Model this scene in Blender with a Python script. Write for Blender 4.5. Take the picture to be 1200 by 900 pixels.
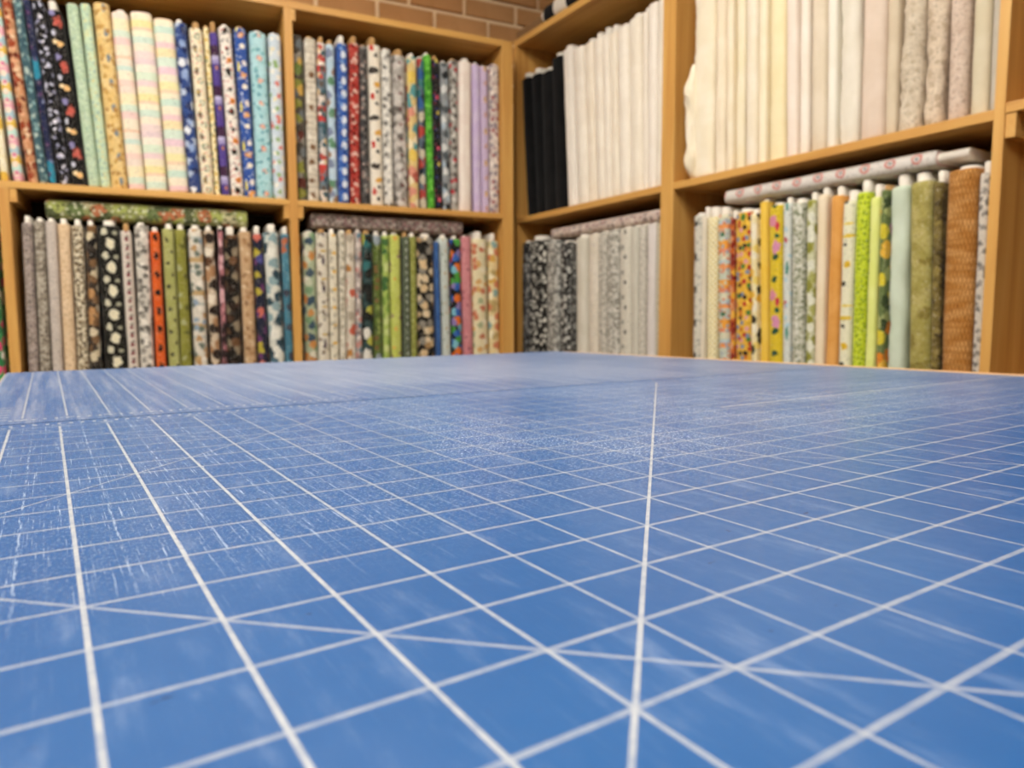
import bpy, bmesh, math, random
import numpy as np
from mathutils import Matrix, Vector

for o in list(bpy.data.objects):
    bpy.data.objects.remove(o, do_unlink=True)
S = bpy.context.scene
COL = S.collection

# ------------------------------------------------------------------ camera
cam_data = bpy.data.cameras.new('camera')
cam_data.sensor_width = 36.0
cam_data.lens = 24.93
cam_data.clip_start = 0.005
cam = bpy.data.objects.new('camera', cam_data)
COL.objects.link(cam)
RX, UP, FW = (0.8526, -0.5225, -0.0036), (0.0520, 0.0779, 0.9956), (0.5199, 0.8491, -0.0936)
cam.matrix_world = Matrix(((RX[0], UP[0], -FW[0], 0), (RX[1], UP[1], -FW[1], 0), (RX[2], UP[2], -FW[2], 0), (0, 0, 0, 1)))
cam_data.dof.use_dof = True
cam_data.dof.focus_distance = 0.29
cam_data.dof.aperture_fstop = 14.5
S.camera = cam

# ------------------------------------------------------------------ world, exposure
world = bpy.data.worlds.new('world')
S.world = world
world.use_nodes = True
world.node_tree.nodes['Background'].inputs[0].default_value = (1.0, 0.93, 0.84, 1)
world.node_tree.nodes['Background'].inputs[1].default_value = 0.05
S.view_settings.view_transform = 'Standard'
S.view_settings.look = 'None'
S.view_settings.gamma = 1.0
S.view_settings.use_curve_mapping = False
S.view_settings.exposure = 0.0
LAMP_COLOR = (1.0, 0.95, 0.88)
LAMP_POWER = 12.8
IN = 0.0254
TABLE_Z = -0.06592            # the top of the cutting mats; the camera is the origin
FLOOR_Z = -0.99
CEIL_Z = 1.85
LEFT_ROT = -0.10022           # the left bookcase and the brick wall are turned a little
L_FRONT, R_FRONT = 2.60, 1.60

# ------------------------------------------------------------------ node helpers
def lin(h, k=1.0):
    v = [int(h[i:i + 2], 16) / 255 for i in (0, 2, 4)]
    return tuple(min(1, k * (c / 12.92 if c <= 0.04045 else ((c + 0.055) / 1.055) ** 2.4)) for c in v) + (1.0,)

class NT:
    def __init__(s, name, rough=0.9, spec=0.3):
        s.mat = bpy.data.materials.new(name)
        s.mat.use_nodes = True
        s.t = s.mat.node_tree
        s.b = s.t.nodes['Principled BSDF']
        s.b.inputs['Roughness'].default_value = rough
        s.b.inputs['Specular IOR Level'].default_value = spec
    def n(s, typ, **kw):
        nd = s.t.nodes.new(typ)
        for k, v in kw.items():
            setattr(nd, k, v)
        return nd
    def link(s, a, b):
        s.t.links.new(a, b)
    def put(s, sock, v):
        if isinstance(v, bpy.types.NodeSocket):
            s.link(v, sock)
        else:
            sock.default_value = v
    def m(s, op, a, b=0.0, c=0.0, clamp=False):
        nd = s.n('ShaderNodeMath', operation=op, use_clamp=clamp)
        s.put(nd.inputs[0], a); s.put(nd.inputs[1], b)
        if len(nd.inputs) > 2: s.put(nd.inputs[2], c)
        return nd.outputs[0]
    def mix(s, f, a, b):
        nd = s.n('ShaderNodeMix', data_type='RGBA')
        s.put(nd.inputs[0], f); s.put(nd.inputs[6], a); s.put(nd.inputs[7], b)
        return nd.outputs[2]
    def step(s, x, lo, hi):                        # smooth 0..1
        nd = s.n('ShaderNodeMapRange', interpolation_type='SMOOTHSTEP')
        s.put(nd.inputs[0], x)
        s.put(nd.inputs[1], lo); s.put(nd.inputs[2], hi)
        return nd.outputs[0]
    def uv(s):
        return s.n('ShaderNodeTexCoord').outputs['UV']
    def obj(s):
        return s.n('ShaderNodeTexCoord').outputs['Object']
    def mapping(s, vec, scale=(1, 1, 1), loc=(0, 0, 0)):
        nd = s.n('ShaderNodeMapping')
        s.link(vec, nd.inputs[0])
        nd.inputs['Scale'].default_value = scale
        nd.inputs['Location'].default_value = loc
        return nd.outputs[0]
    def noise(s, vec, scale, detail=2.0, rough=0.5, dist=0.0):
        nd = s.n('ShaderNodeTexNoise')
        s.link(vec, nd.inputs['Vector'])
        nd.inputs['Scale'].default_value = scale
        nd.inputs['Detail'].default_value = detail
        nd.inputs['Roughness'].default_value = rough
        nd.inputs['Distortion'].default_value = dist
        return nd
    def ramp(s, f, stops, interp='CONSTANT'):
        nd = s.n('ShaderNodeValToRGB')
        r = nd.color_ramp
        r.interpolation = interp
        while len(r.elements) > 1:
            r.elements.remove(r.elements[-1])
        r.elements[0].position = stops[0][0]; r.elements[0].color = stops[0][1]
        for p, c in stops[1:]:
            e = r.elements.new(p); e.color = c
        s.link(f, nd.inputs[0])
        return nd.outputs[0]
    def bump(s, h, strength, dist=0.001):
        nd = s.n('ShaderNodeBump')
        nd.inputs['Strength'].default_value = strength
        nd.inputs['Distance'].default_value = dist
        s.link(h, nd.inputs['Height'])
        s.link(nd.outputs[0], s.b.inputs['Normal'])
    def base(s, c):
        s.put(s.b.inputs['Base Color'], c)

def wood(name, c1, c2, c3, axis, rough=0.45):
    t = NT(name, rough, 0.4)
    sc = [26.0, 26.0, 26.0]; sc['xyz'.index(axis)] = 1.4
    v = t.mapping(t.obj(), tuple(sc))
    n1 = t.noise(v, 1.0, 3, 0.6, 0.6).outputs[0]
    sc2 = [150.0] * 3; sc2['xyz'.index(axis)] = 5
    n2 = t.noise(t.mapping(t.obj(), tuple(sc2)), 1.0, 2, 0.6).outputs[0]
    c = t.ramp(n1, [(0.3, lin(c1)), (0.5, lin(c2)), (0.72, lin(c3))], 'LINEAR')
    c = t.mix(t.m('MULTIPLY', t.step(n2, 0.52, 0.75), 0.3), c, lin(c3))
    t.base(c)
    t.bump(n2, 0.08, 0.002)
    return t.mat

WOOD = {a: wood('pine_along_' + a, 'e2b367', 'd8a458', 'c88f48', a) for a in 'xyz'}
BACK = wood('back_panel_shade', '4a3220', '412b1b', '382415', 'z', 0.7)  # back panels coloured dark to stand in for shade deep in the shelves
TRIM = wood('maple_edging', 'e8c294', 'e0b684', 'd4a670', 'y', 0.4)

def plain(name, hexc, rough=0.85, spec=0.3):
    t = NT(name, rough, spec)
    n = t.noise(t.obj(), 60, 2).outputs[0]
    t.base(t.mix(t.m('MULTIPLY', n, 0.12), lin(hexc), lin(hexc, 0.6)))
    return t.mat

CORE = {'w': plain('white_cardboard', 'e6ded0'), 'b': plain('brown_cardboard', 'b8905c')}

FAB = {}
def fabric(pat):
    if pat in FAB: return FAB[pat]
    t = NT('fabric_print', 0.92, 0.15)
    t.b.inputs['Sheen Weight'].default_value = 0.08
    uv = t.uv()
    sep = t.n('ShaderNodeSeparateXYZ'); t.link(uv, sep.inputs[0])
    U, V = sep.outputs[0], sep.outputs[1]
    c = None
    for L in pat.split(';'):
        p = L.split()
        k = p[0]
        if k == 'bg':
            c1 = p[1]; c2 = p[2] if len(p) > 2 else p[1]
            n = t.noise(uv, float(p[3]) if len(p) > 3 else 40.0, 3, 0.6).outputs[0]
            c = t.mix(t.step(n, 0.38, 0.62), lin(c1), lin(c2))
        elif k in 'bg':
            if k == 'b':
                sc, size, cols = float(p[1]), float(p[2]), p[3].split(',')
                jag = float(p[4]) if len(p) > 4 else 0.4
                rnd = 1.0
            else:
                sc, size, cols, jag, rnd = float(p[1]), float(p[2]), [p[3]], 0.1, 0.0
            nz = t.noise(uv, sc * 2.2, 3, 0.65)
            off = t.n('ShaderNodeVectorMath', operation='MULTIPLY_ADD')
            t.link(nz.outputs['Color'], off.inputs[0])
            off.inputs[1].default_value = (jag * 1.7 / sc,) * 3
            t.link(uv, off.inputs[2])
            vo = t.n('ShaderNodeTexVoronoi', voronoi_dimensions='2D', feature='F1')
            t.link(off.outputs[0], vo.inputs['Vector'])
            vo.inputs['Scale'].default_value = sc
            vo.inputs['Randomness'].default_value = rnd
            sc_ = t.n('ShaderNodeSeparateColor'); t.link(vo.outputs['Color'], sc_.inputs[0])
            mask = t.step(vo.outputs['Distance'], size + 0.04, size - 0.04)
            if len(cols) > 1:
                N = len(cols)
                col = t.ramp(sc_.outputs[0], [(i / N, lin(h)) for i, h in enumerate(cols)])
            else:
                col = lin(cols[0])
            c = t.mix(mask, c, col)
        elif k == 's':
            per = float(p[1])
            f = t.m('FRACT', t.m('DIVIDE', V, per))
            stops = [(float(q.split(':')[0]), lin(q.split(':')[1])) for q in p[2].split(',')]
            c = t.ramp(f, stops)
        elif k == 'r':
            per, ph, u0, ru, rv = map(float, p[1:6])
            jag = float(p[7]) if len(p) > 7 else 0.3
            nz = t.noise(uv, 0.9 / max(ru, 0.004), 3, 0.65).outputs[0]
            fv = t.m('MULTIPLY', t.m('SUBTRACT', t.m('FRACT', t.m('ADD', t.m('DIVIDE', V, per), 0.5 - ph)), 0.5), per / rv)
            fu = t.m('DIVIDE', t.m('SUBTRACT', U, u0), ru)
            d = t.m('SQRT', t.m('ADD', t.m('POWER', fu, 2.0), t.m('POWER', fv, 2.0)))
            d = t.m('ADD', d, t.m('MULTIPLY', t.m('SUBTRACT', nz, 0.5), jag * 4.0))
            c = t.mix(t.step(d, 1.05, 0.92), c, lin(p[6]))
        elif k == 'x':
            per, w = float(p[1]), float(p[2])
            a = t.m('PINGPONG', t.m('DIVIDE', t.m('ADD', U, V), per), 0.5)
            b = t.m('PINGPONG', t.m('DIVIDE', t.m('SUBTRACT', U, V), per), 0.5)
            c = t.mix(t.step(t.m('MINIMUM', a, b), w * 0.5 + 0.06, w * 0.5 - 0.06), c, lin(p[3]))
        elif k == 'k':
            row = t.m('FLOOR', t.m('DIVIDE', V, 0.0135))                # short upright strokes woven in rows
            jit = t.m('MULTIPLY', t.noise(uv, 120, 2).outputs[0], 0.9)
            st = t.m('PINGPONG', t.m('ADD', t.m('ADD', t.m('DIVIDE', U, 0.0075), t.m('MULTIPLY', row, 0.5)), jit), 0.5)
            n = t.noise(t.mapping(uv, (18, 55, 1)), 1.0, 2).outputs[0]
            c = t.mix(t.step(n, 0.38, 0.66), lin('b07636'), lin('cb9658'))
            c = t.mix(t.m('MULTIPLY', t.step(st, 0.17, 0.06), 0.85), c, lin('5c3716'))
            ed = t.m('PINGPONG', t.m('DIVIDE', V, 0.0135), 0.5)
            c = t.mix(t.m('MULTIPLY', t.step(ed, 0.1, 0.0), 0.4), c, lin('6a421c'))
    if ';' in pat and 'k' not in pat.split(';')[1]:          # small inked detail inside the print
        iv = t.noise(t.mapping(uv, (1, 0.8, 1)), 210, 3, 0.7, 0.8).outputs[0]
        c = t.mix(t.m('MULTIPLY', t.step(iv, 0.56, 0.66), 0.5), c, lin('2a2622'))
        c = t.mix(t.m('MULTIPLY', t.step(iv, 0.42, 0.34), 0.35), c, lin('efe6d6'))
    w = t.noise(uv, 900, 1).outputs[0]
    t.base(c)
    t.bump(w, 0.12, 0.0005)
    FAB[pat] = t.mat
    return t.mat

# ------------------------------------------------------------------ object helpers
def link(name, me, mat=None, parent=None, smooth=False):
    o = bpy.data.objects.new(name, me)
    COL.objects.link(o)
    if mat: me.materials.append(mat)
    if parent: o.parent = parent
    if smooth:
        me.polygons.foreach_set('use_smooth', [True] * len(me.polygons))
    return o

def empty(name, label, cat, loc=(0, 0, 0), rot=(0, 0, 0), group=None):
    o = bpy.data.objects.new(name, None)
    o.empty_display_size = 0.05
    COL.objects.link(o)
    o.location = loc; o.rotation_euler = rot
    o['label'] = label; o['category'] = cat
    if group: o['group'] = group
    return o

def box_mesh(name, x0, x1, y0, y1, z0, z1, bev=0.0015):
    bm = bmesh.new()
    bmesh.ops.create_cube(bm, size=1)
    for v in bm.verts:
        v.co = ((x0 + x1) / 2 + v.co.x * (x1 - x0), (y0 + y1) / 2 + v.co.y * (y1 - y0), (z0 + z1) / 2 + v.co.z * (z1 - z0))
    if bev:
        bmesh.ops.bevel(bm, geom=bm.edges[:], offset=bev, segments=2, profile=0.6, affect='EDGES')
    me = bpy.data.meshes.new(name)
    bm.to_mesh(me); bm.free()
    return me

def box(name, r, mat, parent=None, bev=0.0015):
    return link(name, box_mesh(name, *r, bev=bev), mat, parent)

def prism(name, pts, z0, z1, mat, parent=None, uvfn=None):
    n = len(pts)
    vs = [(x, y, z0) for x, y in pts] + [(x, y, z1) for x, y in pts]
    fs = [tuple(range(n))[::-1], tuple(range(n, 2 * n))] + [(i, (i + 1) % n, n + (i + 1) % n, n + i) for i in range(n)]
    me = bpy.data.meshes.new(name)
    me.from_pydata(vs, [], fs)
    if uvfn:
        uv = me.uv_layers.new(name='UVMap')
        for lp in me.loops:
            uv.data[lp.index].uv = uvfn(me.vertices[lp.vertex_index].co)
    return link(name, me, mat, parent)

# ------------------------------------------------------------------ the setting
brick_t = NT('brown_brick', 0.9, 0.2)
bn = brick_t.noise(brick_t.obj(), 7, 4, 0.65).outputs[0]
bi = brick_t.n('ShaderNodeObjectInfo').outputs['Random']
bc = brick_t.mix(bi, lin('bd8c5c'), lin('cc9d6c'))
brick_t.base(brick_t.mix(brick_t.m('MULTIPLY', brick_t.step(bn, 0.4, 0.7), 0.45), bc, lin('a87848')))
brick_t.bump(brick_t.noise(brick_t.obj(), 160, 3).outputs[0], 0.3, 0.003)
mortar = plain('mortar', 'f2d8b0', 0.95)

def struct(o):
    o['kind'] = 'structure'
    return o
carpet_t = NT('grey_carpet', 0.95, 0.1)
cn = carpet_t.noise(carpet_t.obj(), 220, 2).outputs[0]
carpet_t.base(carpet_t.mix(cn, lin('4a443e'), lin('665e55')))
paint = plain('cream_paint', 'a89878')
ceil_m = plain('ceiling_tile', 'ece4d6')
X0, X1, Y0, Y1 = -3.6, 2.45, -3.2, 3.4
struct(box('floor', (X0, X1, Y0, Y1, FLOOR_Z - 0.05, FLOOR_Z), carpet_t.mat, bev=0))
struct(box('ceiling', (X0, X1, Y0, Y1, CEIL_Z, CEIL_Z + 0.05), ceil_m, bev=0))
struct(box('wall_left', (X0 - 0.1, X0, Y0, Y1, FLOOR_Z, CEIL_Z), paint, bev=0))
struct(box('wall_front', (X0, X1, Y0 - 0.1, Y0, FLOOR_Z, CEIL_Z), paint, bev=0))
struct(box('wall_right', (X1, X1 + 0.1, Y0, Y1, FLOOR_Z, CEIL_Z), paint, bev=0))
WALL_D = 2.94
wb = struct(box('wall_back', (-4.2, 2.2, WALL_D + 0.006, WALL_D + 0.12, FLOOR_Z, CEIL_Z), mortar, bev=0))
wb.rotation_euler = (0, 0, LEFT_ROT)
rng = random.Random(3)
BW, BH, JT = 0.2455, 0.0853, 0.017
bm_ = [box_mesh('brick', JT / 2, BW - JT / 2, WALL_D - 0.006 + k * 0.0015, WALL_D + 0.03, JT / 2, BH - JT / 2, bev=0.003) for k in range(3)]
for me in bm_: me.materials.append(brick_t.mat)
for row in range(-3, 8):
    for i in range(-20, 5):
        o = bpy.data.objects.new('brick', rng.choice(bm_))
        COL.objects.link(o); o.parent = wb
        o.location = (1.0625 + i * BW + (BW / 2 if row % 2 else 0) + 0.012 * (row % 2), rng.uniform(-0.001, 0.001), 1.198 + row * BH)

# lamps: flat ceiling panels
lamp_t = NT('lit_diffuser', 0.5)
lamp_t.b.inputs['Base Color'].default_value = (0.9, 0.9, 0.9, 1)
lamp_t.b.inputs['Emission Color'].default_value = LAMP_COLOR + (1,)
lamp_t.b.inputs['Emission Strength'].default_value = LAMP_POWER
frame_m = plain('white_enamel', 'e8e4da', 0.5)
LAMPS = [(-1.6, 1.3, 'far left'), (-0.6, 1.3, 'left of the table'), (0.45, 1.2, 'above the table'), (-0.9, -0.2, 'rear left'), (0.2, -0.2, 'rear right')]
for x, y, w in LAMPS:
    t = empty('ceiling_light', 'flat white ceiling light panel, ' + w, 'lamp', (x, y, CEIL_Z), group='ceiling light panels')
    box('lamp_frame', (-0.32, 0.32, -0.62, 0.62, -0.03, 0), frame_m, t)
    box('diffuser', (-0.29, 0.29, -0.59, 0.59, -0.038, -0.03), lamp_t.mat, t, bev=0)

# ------------------------------------------------------------------ bookcases
def bookcase(label, frame, posts, boards, cleats, depth, backs):
    if frame == 'L':
        root = empty('bookcase', label, 'bookcase', (0, 0, 0), (0, 0, LEFT_ROT)); y0 = L_FRONT
    else:
        root = empty('bookcase', label, 'bookcase', (0, 0, 0), (0, 0, -math.pi / 2)); y0 = R_FRONT
    for a, b, z0, z1 in posts:
        box('post', (a, b, y0, y0 + depth, z0, z1), WOOD['z'], root)
    for nm, a, b, z0, z1 in boards:
        box(nm, (a, b, y0 + 0.001, y0 + depth, z0, z1), WOOD['x'], root)
    for a, b, z0, z1 in cleats:
        box('cleat', (a, b, y0 + 0.004, y0 + depth - 0.02, z0, z1), WOOD['y'], root, 0.001)
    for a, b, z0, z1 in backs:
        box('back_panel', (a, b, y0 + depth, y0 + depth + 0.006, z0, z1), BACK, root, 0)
    return root

F = FLOOR_Z
ZL, ZR = 0.391, 0.3925
ZLL, ZRL = -0.235, -0.265                      # tops of the lower shelves
e = 0.0004
bookcase('long pine bookcase on the left, standing against the brown brick wall', 'L',
    [(-1.27, -1.243, F, 1.074), (-0.440, -0.413, F, ZL - e), (-0.66, -0.633, 0.412 + e, 1.074), (0.398, 0.4254, F, 1.0515), (1.216, 1.263, F, 1.074)],
    [('shelf_board', -1.243 + e, 0.398 - e, ZL, 0.412), ('shelf_board', 0.4254 + e, 1.216 - e, ZL, 0.412),
     ('top_board', -0.633 + e, 0.4115, 1.052, 1.073), ('top_board', 0.4120, 1.216 - e, 1.052, 1.075),
     ('lower_shelf', -0.413 + e, 0.398 - e, ZLL - 0.02, ZLL), ('lower_shelf', 0.4254 + e, 1.216 - e, ZLL - 0.02, ZLL), ('lower_shelf', -1.243 + e, -0.440 - e, ZLL - 0.02, ZLL),
     ('lower_shelf', -0.413 + e, 0.398 - e, F + 0.05, F + 0.07), ('lower_shelf', 0.4254 + e, 1.216 - e, F + 0.05, F + 0.07)],
    [(-0.413, -0.394, 0.350, ZL), (0.378, 0.398, 0.347, ZL), (0.4254, 0.444, 0.350, ZL), (0.4254, 0.437, 1.014, 1.052)],
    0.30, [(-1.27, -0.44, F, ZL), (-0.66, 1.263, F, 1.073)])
bookcase('shorter pine bookcase in the corner holding the black and white bolts', 'R',
    [(-2.592, -2.567, F, 1.1072), (-1.708, -1.6835, F, 1.1072)],
    [('shelf_board', -2.567 + e, -1.708 - e, ZR, 0.4142), ('top_board', -2.592, -1.6835, 1.1075, 1.134),
     ('lower_shelf', -2.567 + e, -1.708 - e, ZRL - 0.02, ZRL), ('lower_shelf', -2.567 + e, -1.708 - e, F + 0.05, F + 0.07)],
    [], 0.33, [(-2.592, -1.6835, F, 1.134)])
bookcase('tall pine bookcase on the right with cream bolts over yellow bolts', 'R',
    [(-1.683, -1.653, F, 1.25), (-0.749, -0.7285, F, 1.25), (0.10, 0.125, F, 1.25)],
    [('shelf_board', -1.653 + e, -0.749 - e, ZR, 0.414), ('shelf_board', -0.7285 + e, 0.10 - e, 0.4015, 0.4215),
     ('top_board', -1.653 + e, -0.749 - e, 1.22, 1.245), ('top_board', -0.7285 + e, 0.10 - e, 1.22, 1.245),
     ('lower_shelf', -1.653 + e, -0.749 - e, ZRL - 0.02, ZRL), ('lower_shelf', -0.7285 + e, 0.10 - e, ZRL - 0.02, ZRL),
     ('lower_shelf', -1.653 + e, -0.749 - e, F + 0.05, F + 0.07)],
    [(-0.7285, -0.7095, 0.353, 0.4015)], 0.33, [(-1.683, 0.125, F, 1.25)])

# ------------------------------------------------------------------ cutting table and mats
EA, EB, OM = Vector((0.99956, 0.0298)), Vector((-0.0298, 0.99956)), Vector((3.0105, 4.4097))
def mp(a, b):
    p = (OM + EA * a + EB * b) * IN
    return (p.x, p.y)
def mat_uv(co):
    d = Vector((co.x, co.y)) / IN - OM
    return (d.dot(EA), d.dot(EB))

def mat_material(name, first):
    t = NT(name, 0.36, 0.5)
    uv = t.uv()
    sep = t.n('ShaderNodeSeparateXYZ'); t.link(uv, sep.inputs[0])
    A, B = sep.outputs[0], sep.outputs[1]
    n_big = t.noise(uv, 0.35, 3).outputs[0]
    base = t.mix(n_big, lin('1e4e84'), lin('255990'))
    wear = t.noise(uv, 3.0, 4, 0.7).outputs[0]
    wearf = t.m('ADD', 0.62, t.m('MULTIPLY', t.step(wear, 0.3, 0.65), 0.38))
    def band(x, lo, hi):
        return t.m('MULTIPLY', t.m('GREATER_THAN', x, lo), t.m('LESS_THAN', x, hi))
    def line(x, w):
        return t.step(x, w * 0.5 + 0.008, w * 0.5 - 0.008)
    def near_int(x, per=1.0):
        return t.m('MULTIPLY', t.m('PINGPONG', t.m('DIVIDE', x, per), 0.5), per)
    if first:
        inside = t.m('LESS_THAN', B, 16.02)
        la = t.m('MULTIPLY', line(near_int(A), 0.047), inside)
        lb = t.m('MULTIPLY', line(near_int(B), 0.060), inside)
        d1 = t.m('MULTIPLY', t.m('MAXIMUM', line(t.m('ABSOLUTE', t.m('SUBTRACT', t.m('SUBTRACT', A, B), 1.0)), 0.066), 0), inside)
        d2 = t.m('MULTIPLY', line(t.m('ABSOLUTE', t.m('SUBTRACT', t.m('SUBTRACT', B, A), 11.0)), 0.042), inside)
        d3 = t.m('MULTIPLY', line(t.m('ABSOLUTE', t.m('ADD', A, B)), 0.08), inside)
        d4 = t.m('MULTIPLY', line(t.m('ABSOLUTE', t.m('SUBTRACT', t.m('ADD', A, B), 12.0)), 0.045), inside)
        ex = t.m('MULTIPLY', line(t.m('ABSOLUTE', t.m('SUBTRACT', B, 9.35)), 0.10), t.m('GREATER_THAN', A, 13.0))
        left = t.step(A, 1.5, -1.5)
        sa = t.m('ADD', 0.55, t.m('MULTIPLY', left, 0.38))
        soft = t.m('MAXIMUM', t.m('MAXIMUM', t.m('MULTIPLY', lb, 0.56), t.m('MULTIPLY', d3, 0.5)), t.m('MAXIMUM', t.m('MULTIPLY', d2, 0.8), t.m('MULTIPLY', d4, 0.65)))
        hard = t.m('MAXIMUM', t.m('MULTIPLY', la, sa), t.m('MAXIMUM', t.m('MULTIPLY', d1, 0.9), t.m('MULTIPLY', ex, 0.95)))
        f = t.m('ADD', hard, t.m('MULTIPLY', soft, t.m('SUBTRACT', 1.0, hard)))
        f = t.m('MULTIPLY', f, wearf)
        b0, sgn, aoff = 16.55, 1, 0.0
    else:
        A2 = t.m('SUBTRACT', A, 0.2)
        inside = t.m('GREATER_THAN', B, 18.1)
        la = t.m('MULTIPLY', line(near_int(A2), 0.05), inside)
        lb = t.m('MULTIPLY', line(near_int(t.m('SUBTRACT', B, 0.1)), 0.05), inside)
        f = t.m('MAXIMUM', t.m('MULTIPLY', la, 0.75), t.m('MULTIPLY', lb, 0.16))
        mg = t.m('MULTIPLY', t.m('MULTIPLY', line(near_int(B, 0.6), 0.14), band(A, -4.6, -4.12)), band(B, 17.9, 21))
        f = t.m('MAXIMUM', t.m('MULTIPLY', f, wearf), t.m('MULTIPLY', mg, 0.7))
        b0, aoff = 17.75, 0.2
    # ruler ticks and the worn clumps of print at every inch along the border
    Ao = t.m('SUBTRACT', A, aoff)
    tick = t.m('MULTIPLY', line(near_int(Ao, 0.25), 0.075), band(B, b0 - 0.09, b0 + 0.09))
    clump = t.m('MULTIPLY', t.step(near_int(Ao), 0.19, 0.13), band(B, b0 - (0.34 if first else 0.0), b0 - (0.20 if first else -0.14)))
    tfade = t.m('ADD', 0.12, t.m('MULTIPLY', t.step(A, 10.0, 2.0), 0.7))
    cw = t.step(t.noise(uv, 9, 2).outputs[0], 0.44, 0.56)
    f = t.m('MAXIMUM', f, t.m('MULTIPLY', tfade, t.m('MAXIMUM', tick, t.m('MULTIPLY', clump, cw))))
    # knife scratches that run along the mat, and specks of lint and nicks
    sv = t.mapping(uv, (44, 0.36, 1))
    s1 = t.step(t.noise(sv, 1.0, 3, 0.65, 0.1).outputs[0], 0.56, 0.66)
    dash = t.step(t.noise(t.mapping(uv, (26, 2.6, 1)), 1.0, 3, 0.7).outputs[0], 0.44, 0.60)
    zone = t.step(t.noise(uv, 0.28, 2).outputs[0], 0.40, 0.58)
    near = t.step(B, 1.5, 5.0)
    leftz = t.m('ADD', 0.3, t.m('MULTIPLY', t.step(A, 5.0, -1.0), 0.7))
    scr = t.m('MULTIPLY', t.m('MULTIPLY', t.m('MULTIPLY', s1, dash), leftz), t.m('ADD', t.m('MULTIPLY', near, 0.75), 0.08))
    spk = t.step(t.noise(t.mapping(uv, (22, 16, 1)), 1.0, 3, 0.8).outputs[0], 0.555, 0.60)
    spz = t.m('MULTIPLY', t.m('MULTIPLY', t.step(B, 3.0, 7.0), t.step(A, -1.0, 5.0)), t.m('ADD', 0.3, t.m('MULTIPLY', zone, 0.7)))
    spk = t.m('MULTIPLY', spk, t.m('ADD', t.m('MULTIPLY', spz, 0.85), t.m('MULTIPLY', near, 0.22)))
    haze = t.m('MULTIPLY', t.step(t.noise(t.mapping(uv, (2.2, 0.5, 1)), 1.0, 5, 0.7).outputs[0], 0.5, 0.85), 0.22)
    half = t.m('MULTIPLY', t.m('MULTIPLY', line(near_int(t.m('ADD', A, 0.55)), 0.03), dash), t.m('MULTIPLY', leftz, near))
    scr = t.m('MAXIMUM', scr, t.m('MULTIPLY', half, 0.6))
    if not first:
        grey_area = t.m('MULTIPLY', t.m('MULTIPLY', t.step(A, -2.0, 5.0), t.step(A, 27.0, 15.0)), t.m('MULTIPLY', t.step(B, 17.5, 23.0), 0.34))  # far mat turns paler and greyer across its middle, beyond the seam
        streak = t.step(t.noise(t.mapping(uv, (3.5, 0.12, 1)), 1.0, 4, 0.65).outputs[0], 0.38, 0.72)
        haze = t.m('MAXIMUM', t.m('MULTIPLY', grey_area, t.m('ADD', 0.6, t.m('MULTIPLY', streak, 0.6))), t.m('MULTIPLY', streak, 0.3))
    dust_haze = t.m('MAXIMUM', t.m('MULTIPLY', scr, 0.75), t.m('MAXIMUM', t.m('MULTIPLY', spk, 0.95), haze))
    c = t.mix(dust_haze, base, lin('c8d6e8' if first else 'c6c9d0'))
    c = t.mix(t.m('MULTIPLY', f, 0.88), c, lin('bcbcb8'))
    nick = t.step(t.noise(t.mapping(uv, (3.2, 5.0, 1)), 1.0, 2, 0.5).outputs[0], 0.72, 0.77)
    c = t.mix(t.m('MULTIPLY', nick, 0.7), c, lin('16244e'))
    t.base(c)
    rough = t.m('ADD', 0.27, t.m('MULTIPLY', t.noise(uv, 5, 3).outputs[0], 0.14))
    t.link(rough, t.b.inputs['Roughness'])
    t.bump(t.noise(uv, 40, 2).outputs[0], 0.06, 0.0003)
    return t.mat

RA = lambda b: 31.88 - 0.0820 * (b - 9.04)      # right edge of the mats
tab = empty('cutting_table', 'large wooden cutting table under the blue gridded mats, in front of the bookcases', 'table', (0, 0, FLOOR_Z))
def tz(o):                                       # parts keep world coordinates under the table's Empty
    o.location.z = -FLOOR_Z
    return o
MAT_T = 0.0015
top_z = TABLE_Z - MAT_T
tz(prism('tabletop', [mp(-4.95, -10), mp(RA(-10) + 0.1, -10), mp(RA(39.3) + 0.1, 39.45), mp(-4.95, 37.9)], top_z - 0.030, top_z, plain('table_laminate', 'c9b08a', 0.5), tab))
tz(prism('edge_strip', [mp(RA(-10) + 0.1, -10), mp(RA(-10) + 2.3, -10), mp(RA(39.5) + 1.3, 39.5), mp(RA(39.5) + 0.1, 39.5)], top_z - 0.032, top_z, TRIM, tab))
for a, b in ((-3.5, -8), (29, -8), (-3.5, 36), (26.5, 36)):
    x, y = mp(a, b)
    tz(box('leg', (x - 0.035, x + 0.035, y - 0.035, y + 0.035, FLOOR_Z, top_z - 0.030), WOOD['z'], tab))
tz(prism('apron', [mp(-2.5, -7), mp(28, -7), mp(26, 35), mp(-2.5, 35)], top_z - 0.12, top_z - 0.031, WOOD['x'], tab))
m1 = prism('cutting_mat', [mp(-4.9, -7.5), mp(RA(-7.5), -7.5), mp(RA(16.95), 16.95), mp(-4.9, 16.95)], top_z, TABLE_Z, mat_material('blue_mat_near', True), uvfn=mat_uv)
m1['label'] = 'blue cutting mat with white inch grid and crossing diagonals, filling the foreground'; m1['category'] = 'cutting mat'; m1['group'] = 'cutting mats on the table'
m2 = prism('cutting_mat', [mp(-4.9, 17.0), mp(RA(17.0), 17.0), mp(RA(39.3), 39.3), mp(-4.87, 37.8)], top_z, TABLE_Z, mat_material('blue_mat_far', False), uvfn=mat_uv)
m2['label'] = 'second blue cutting mat beyond the ruler seam, at the far end of the table'; m2['category'] = 'cutting mat'; m2['group'] = 'cutting mats on the table'

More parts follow.
